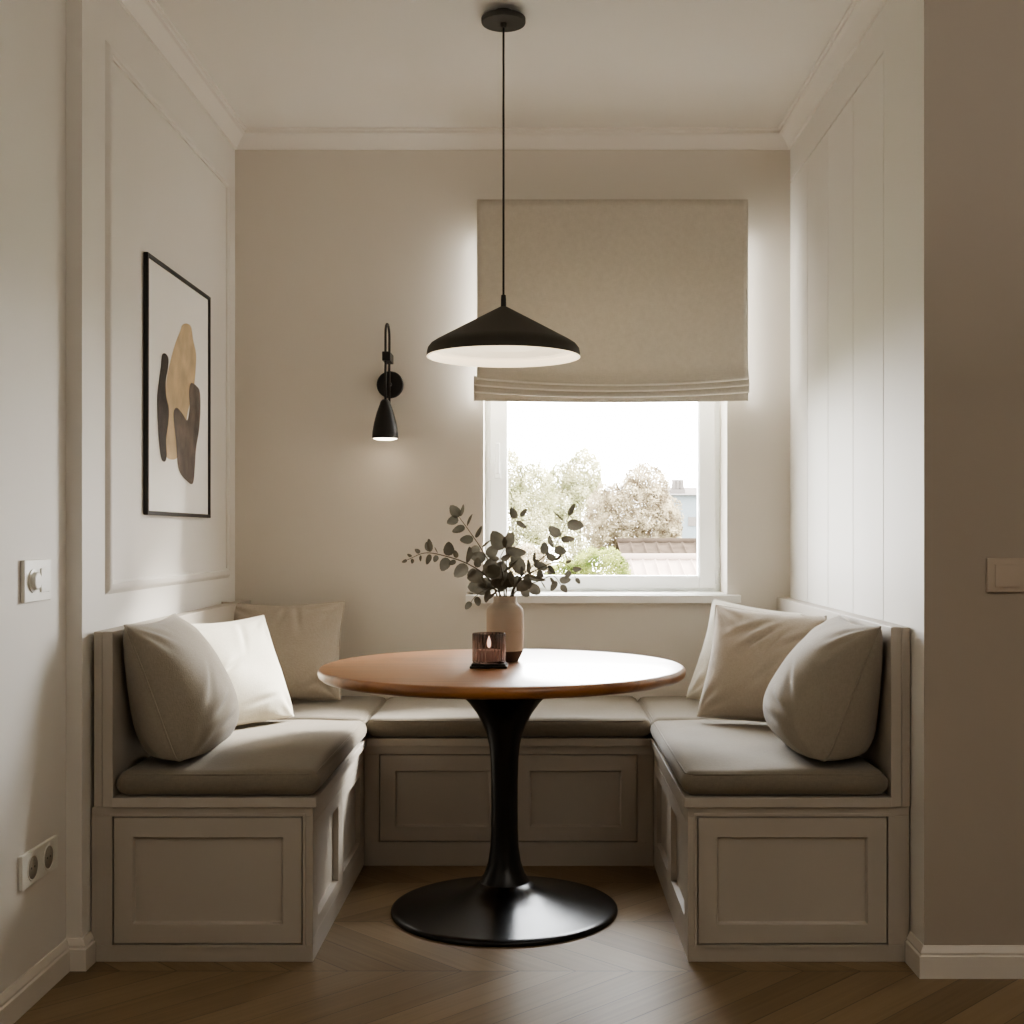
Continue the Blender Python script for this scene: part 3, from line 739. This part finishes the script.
stroke([(246, 392), (258, 388), (268, 405), (266, 440), (259, 480), (260, 530), (269, 575), (268, 620), (260, 680), (262, 735), (256, 756), (244, 748), (236, 700), (231, 620), (229, 540), (235, 480), (242, 430)], .0010, 2)
stroke([(345, 488), (365, 500), (375, 520), (377, 580), (372, 650), (362, 710), (357, 790), (350, 832), (330, 822), (305, 790), (297, 740), (294, 690), (288, 640), (285, 590), (296, 572), (315, 592), (332, 615), (340, 570), (338, 520)], .0015, 3)
pr_ = mb.build('print', [M['paper'], M['art_beige'], M['art_dark'], M['art_grey']], fr); pr_['label'] = 'white paper with beige, grey and dark brush shapes'
MB().box(XL+.0125, XL+.0135, y0+fw, y1-fw, z0+fw, z1-fw).build('glazing', clear_glass('print_glazing', (1, 1, 1), .003), fr)

# ================================================================ SWITCHES AND SOCKETS
Y0, Y1 = 3.012, 3.176
sw = thing('light_switch', 'white two-gang dimmer switch on the left wall', 'switch', (XRL, (Y0+Y1)/2, 1.03))
zz0, zz1 = .984, 1.087
MB().box(XRL+.0005, XRL+.011, Y0, Y1, zz0, zz1).build('plate', M['plate'], sw, bevel=.002)
zc = (zz0+zz1)/2
mb = MB(); mb.box(XRL+.011, XRL+.0145, Y0+.093, Y0+.147, zc-.030, zc+.030); mb.build('rocker', M['plate'], sw, bevel=.001)
RX = Matrix.Translation((XRL+.011, Y0+.048, zc)) @ Matrix.Rotation(PI/2, 4, 'Y')
MB().lathe([(.029, 0), (.029, .003), (.023, .004), (.0215, .006), (.021, .013), (.019, .0145), (0, .0145)], 32, RX).build('dimmer_knob', M['plate'], sw, auto=.6)
Y0, Y1 = 2.998, 3.22; zz0, zz1 = .293, .376
sk = thing('power_socket', 'white double wall socket low on the left wall', 'socket', (XRL, (Y0+Y1)/2, .33))
MB().box(XRL+.0005, XRL+.011, Y0, Y1, zz0, zz1).build('plate', M['plate'], sk, bevel=.002)
for yy in (Y0+.062, Y0+.160):
    RX = Matrix.Translation((XRL+.011, yy, (zz0+zz1)/2)) @ Matrix.Rotation(PI/2, 4, 'Y')
    q = MB().lathe([(.033, 0), (.033, .002), (.031, .0025), (.029, .0006), (0, .0006)], 32, RX).build('socket_ring', M['plate'], sk, auto=.6)
    q2 = MB().lathe([(0, .0005), (.028, .0005), (.028, .0009), (0, .0009)], 32, RX).build('socket_well', M['well'], q); q2['label'] = 'shadowed socket recess'
    mb = MB(); 
    for dz in (-.0095, .0095): mb.lathe([(.0028, 0), (.0028, .0012)], 10, RX @ Matrix.Translation((0, dz, 0)))
    mb.build('contact_holes', M['black'], q)
a, b_ = P(986, 558, YJR), P(1025, 592, YJR)
sw = thing('light_switch', 'taupe single rocker switch on the shaded right wall', 'switch', ((a.x+b_.x)/2, YJR, (a.z+b_.z)/2))
MB().box(a.x, b_.x, YJR-.010, YJR-.0005, b_.z, a.z).build('plate', M['plate_t'], sw, bevel=.002)
c, d = P(993.5, 564.5, YJR), P(1018, 587, YJR)
MB().box(c.x, d.x, YJR-.0135, YJR-.010, d.z, c.z).build('rocker', M['plate_t'], sw, bevel=.001)

# ================================================================ OUTSIDE
GZ = -4.2
MB().box(-30, 45, 7, 130, GZ-.2, GZ).build('ground', M['lawn'])['kind'] = 'structure'
bpy.data.objects['ground']['label'] = 'garden ground far below the window'; bpy.data.objects['ground']['category'] = 'ground'
def tree(name, label, cat, m, blobs, Y, n, ls, seed, trunk=True, group='trees and shrubs outside the window'):
    rnd = random.Random(seed)
    cs = [(P(x, y, Y), rx*Y/F, ry*Y/F) for x, y, rx, ry in blobs]
    base = Vector((cs[0][0].x, Y, GZ))
    o = thing(name, label, cat, base, group)
    mb = MB(); tot = sum(rx*ry for _, rx, ry in cs)
    for c_, rx, ry in cs:
        for _ in range(int(n*rx*ry/tot)):
            while True:
                q = Vector((rnd.uniform(-1, 1), rnd.uniform(-1, 1), rnd.uniform(-1, 1)))
                if q.length <= 1: break
            q = q.normalized()*q.length**.45
            lump = 1+.22*noise.noise(q*2.7+Vector((seed, 0, 0)))
            p_ = c_+Vector((q.x*rx, q.y*rx, q.z*ry))*lump
            a_ = Vector((rnd.gauss(0, 1), rnd.gauss(0, 1), rnd.gauss(0, 1))).normalized(); b2 = a_.orthogonal().normalized(); s_ = ls*rnd.uniform(.5, 1.3)
            mb.add([p_-a_*s_, p_+b2*s_*.55, p_+a_*s_, p_-b2*s_*.55], [(0, 1, 2, 3)])
    mb.build('foliage', m, o)
    mb = MB()
    mb.tube(spline([base, (base.x+.1, Y, GZ*.5), cs[0][0]]), lambda f: .16*(1-f)+.03, 8)
    for c_, rx, ry in cs:
        mb.tube(spline([Vector((base.x+.1, Y, GZ*.5)), (cs[0][0]+c_)*.5-Vector((0, 0, .4)), c_]), lambda f: .06*(1-f)+.012, 6)
        for _ in range(7):
            e_ = c_+Vector((rnd.uniform(-1, 1)*rx*.8, rnd.uniform(-1, 1)*rx*.8, rnd.uniform(.0, 1)*ry*.9)); mb.tube([c_-Vector((0, 0, ry*.4)), (c_+e_)*.5, e_], lambda f: .010*(1-f)+.003, 5)
    mb.build('trunk', M['bark'], o)
tree('tree', 'yellow-green tree at the left edge of the window view', 'tree', M['ygreen'], [(516, 530, 34, 52), (508, 478, 16, 30), (535, 505, 22, 42)], 36, 24000, .042, 1)
tree('tree', 'pale tall tree in the middle of the window view', 'tree', M['ygreen'], [(578, 520, 32, 48), (583, 478, 20, 28), (560, 500, 20, 36)], 52, 22000, .06, 2)
tree('tree', 'dry brownish tree in front of the white house', 'tree', M['dry'], [(640, 520, 40, 42), (646, 484, 22, 20), (612, 522, 28, 36), (658, 530, 22, 34)], 40, 42000, .042, 3)
tree('shrub', 'green bush low in the window view, before the pink roof', 'bush', M['bushg'], [(598, 572, 32, 24), (570, 580, 26, 20)], 20, 14000, .024, 4)
tree('shrub', 'reddish bush behind the eucalyptus, low in the window view', 'bush', M['dry'], [(525, 570, 30, 24)], 29, 9000, .03, 5)
# white house beyond
hy = 70.0
h = thing('house', 'pale house with a chimney at the right of the window view', 'house', (P(700, 0, hy).x, hy, GZ))
A, B = P(662, 494, hy), P(760, 545, hy)
MB().box(A.x, B.x, hy, hy+6, GZ, A.z).build('house_wall', M['render_'], h)
mb = MB(); q = [P(660, 495, hy-.3), P(764, 495, hy-.3)]; rz = q[0].z
mb.add([(q[0].x, hy-.3, rz), (q[1].x, hy-.3, rz), (q[1].x, hy+6.3, rz), (q[0].x, hy+6.3, rz), (q[0].x+.6, hy+3, rz+.55), (q[1].x-.6, hy+3, rz+.55)], [(0, 1, 5, 4), (2, 3, 4, 5), (0, 4, 3), (1, 2, 5), (0, 3, 2, 1)])
mb.build('roof', M['clay'], h)
ch = MB(); c0, c1 = P(672, 0, hy).x, P(686, 0, hy).x
ch.box(c0, c1, hy+.4, hy+1.4, rz-.2, P(0, 489, hy).z); chm = ch.build('chimney', M['clay'], h)
for i in range(3):
    MB().lathe([(.13, 0), (.15, .05), (.11, .4), (.13, .55), (.1, .55)], 12, Matrix.Translation((c0+.18+i*.22, hy+.7, P(0, 489, hy).z))).build('chimney_pot', M['clay'], chm)
for (x0, x1, y0_, y1_) in ((688, 697, 517, 526),):
    a, b2 = P(x0, y0_, hy), P(x1, y1_, hy); MB().box(a.x, b2.x, hy-.05, hy, b2.z, a.z).build('house_window', M['clay'], h)
# brown-roofed outbuilding and pink tiled roof nearer
def roofed(name, label, Y, px0, px1, ytop, ybot, depth, mt):
    a, b2 = P(px0, ybot, Y), P(px1, ybot, Y); top = P(0, ytop, Y+depth).z
    o = thing(name, label, 'building', ((a.x+b2.x)/2, Y, GZ), 'roofs outside the window')
    MB().box(a.x+.1, b2.x-.1, Y+.15, Y+2*depth-.15, GZ, a.z-.05).build('house_wall', M['render_'], o)
    nx = max(8, int((b2.x-a.x)/(.0105*Y))); mb = MB(); W8 = nx*8
    vs = []; fs = []
    for i in range(W8+1):
        x = a.x+(b2.x-a.x)*i/W8; bmp = .035*max(0, math.cos(i*PI/4))**6
        vs += [(x, Y, a.z+bmp), (x, Y+depth, top+bmp), (x, Y+2*depth, a.z+bmp)]
    for i in range(W8): fs += [(i*3, i*3+3, i*3+4, i*3+1), (i*3+1, i*3+4, i*3+5, i*3+2)]
    mb.add(vs, fs); r_ = mb.build('roof', mt, o)
    mb = MB(); mb.tube([(a.x, Y+depth, top+.02), (b2.x, Y+depth, top+.02)], .09, 8); mb.build('ridge', mt, r_)
roofed('outbuilding', 'low building with a dark brown tiled roof', 33, 622, 800, 542, 562, 2.0, M['brown_roof'])
roofed('outbuilding', 'low building with a pale pink tiled roof', 22, 628, 830, 559, 606, 2.6, M['pink_roof'])

# ================================================================ LIGHT
W = bpy.data.worlds.new('World'); bpy.context.scene.world = W; W.use_nodes = True
nt = W.node_tree; bg = nt.nodes['Background']
tc = nt.nodes.new('ShaderNodeTexCoord'); se = nt.nodes.new('ShaderNodeSeparateXYZ'); rp = nt.nodes.new('ShaderNodeValToRGB')
nt.links.new(tc.outputs['Generated'], se.inputs[0]); nt.links.new(se.outputs['Z'], rp.inputs['Fac'])
rp.color_ramp.elements[0].position = 0; rp.color_ramp.elements[0].color = (1.0, .985, .95, 1)
rp.color_ramp.elements[1].position = .8; rp.color_ramp.elements[1].color = (.92, .96, 1.0, 1)
nt.links.new(rp.outputs['Color'], bg.inputs['Color']); bg.inputs['Strength'].default_value = 12.5
def light(name, kind, loc, power, col, **kw):
    d = bpy.data.lights.new(name, kind); d.energy = power; d.color = col
    for k_, v_ in kw.items(): setattr(d, k_, v_)
    o = bpy.data.objects.new(name, d); C.objects.link(o); o.location = loc; return o
pt = light('window_portal', 'AREA', ((WX0+WX1)/2, FY+.12, (WZ0+WZ1)/2), 1, (1, 1, 1), shape='RECTANGLE', size=WX1-WX0, size_y=WZ1-WZ0)
pt.rotation_euler = (-PI/2, 0, 0); pt.data.cycles.is_portal = True
sun = light('sun', 'SUN', (4, 8, 5), 32.0, (1, .96, .88), angle=math.radians(14))
sun.rotation_euler = Vector((-1.05, -1.0, -.78)).to_track_quat('-Z', 'Y').to_euler()
sl = light('sconce_light', 'SPOT', (ax, YW-.135, 1.508), .045, (1, .82, .6), spot_size=2.0, spot_blend=.8, shadow_soft_size=.03)

for nm, lx, ang in (('blind_edge_glow_fill', bx0+.012, PI/2), ('blind_edge_glow_fill', bx1-.012, -PI/2)):  # added, unseen strips that mimic the glow on the wall beside the blind
    q = light(nm, 'AREA', (lx, YW-.046, 2.0), .24, (1, .98, .93), shape='RECTANGLE', size=.03, size_y=.66)
    q.rotation_euler = Vector((-1 if ang > 0 else 1, 0, 0)).to_track_quat('-Z', 'Y').to_euler()
room = light('room_fill', 'POINT', (1.6, -.6, 2.25), 2.4, (1, .94, .86), shadow_soft_size=.25)  # added, unseen fill from behind the viewer to lift the dark faces
up_ = light('ceiling_fill', 'AREA', (1.3, .4, 1.55), 13.0, (1, .97, .92), shape='DISK', size=.35)  # added, unseen upward fill that brightens the ceiling
up_.rotation_euler = (PI, 0, 0)

# ================================================================ CAMERA
cam = bpy.data.cameras.new('camera'); co = bpy.data.objects.new('camera', cam); C.objects.link(co)
co.location = (0, 0, EYE); co.rotation_euler = (PI/2, 0, 0)
cam.sensor_width = 36; cam.lens = 36*F/1024; cam.shift_x = (512-538)/1024; cam.shift_y = (535-512)/1024; cam.clip_start = .05; cam.clip_end = 500
S = bpy.context.scene; S.camera = co
S.view_settings.view_transform = 'AgX'; S.view_settings.look = 'AgX - Medium High Contrast'; S.view_settings.exposure = 1.56
S.cycles.use_denoising = True
S.cycles.max_bounces = 14; S.cycles.diffuse_bounces = 8; S.cycles.transparent_max_bounces = 16
S.cycles.sample_clamp_indirect = 8
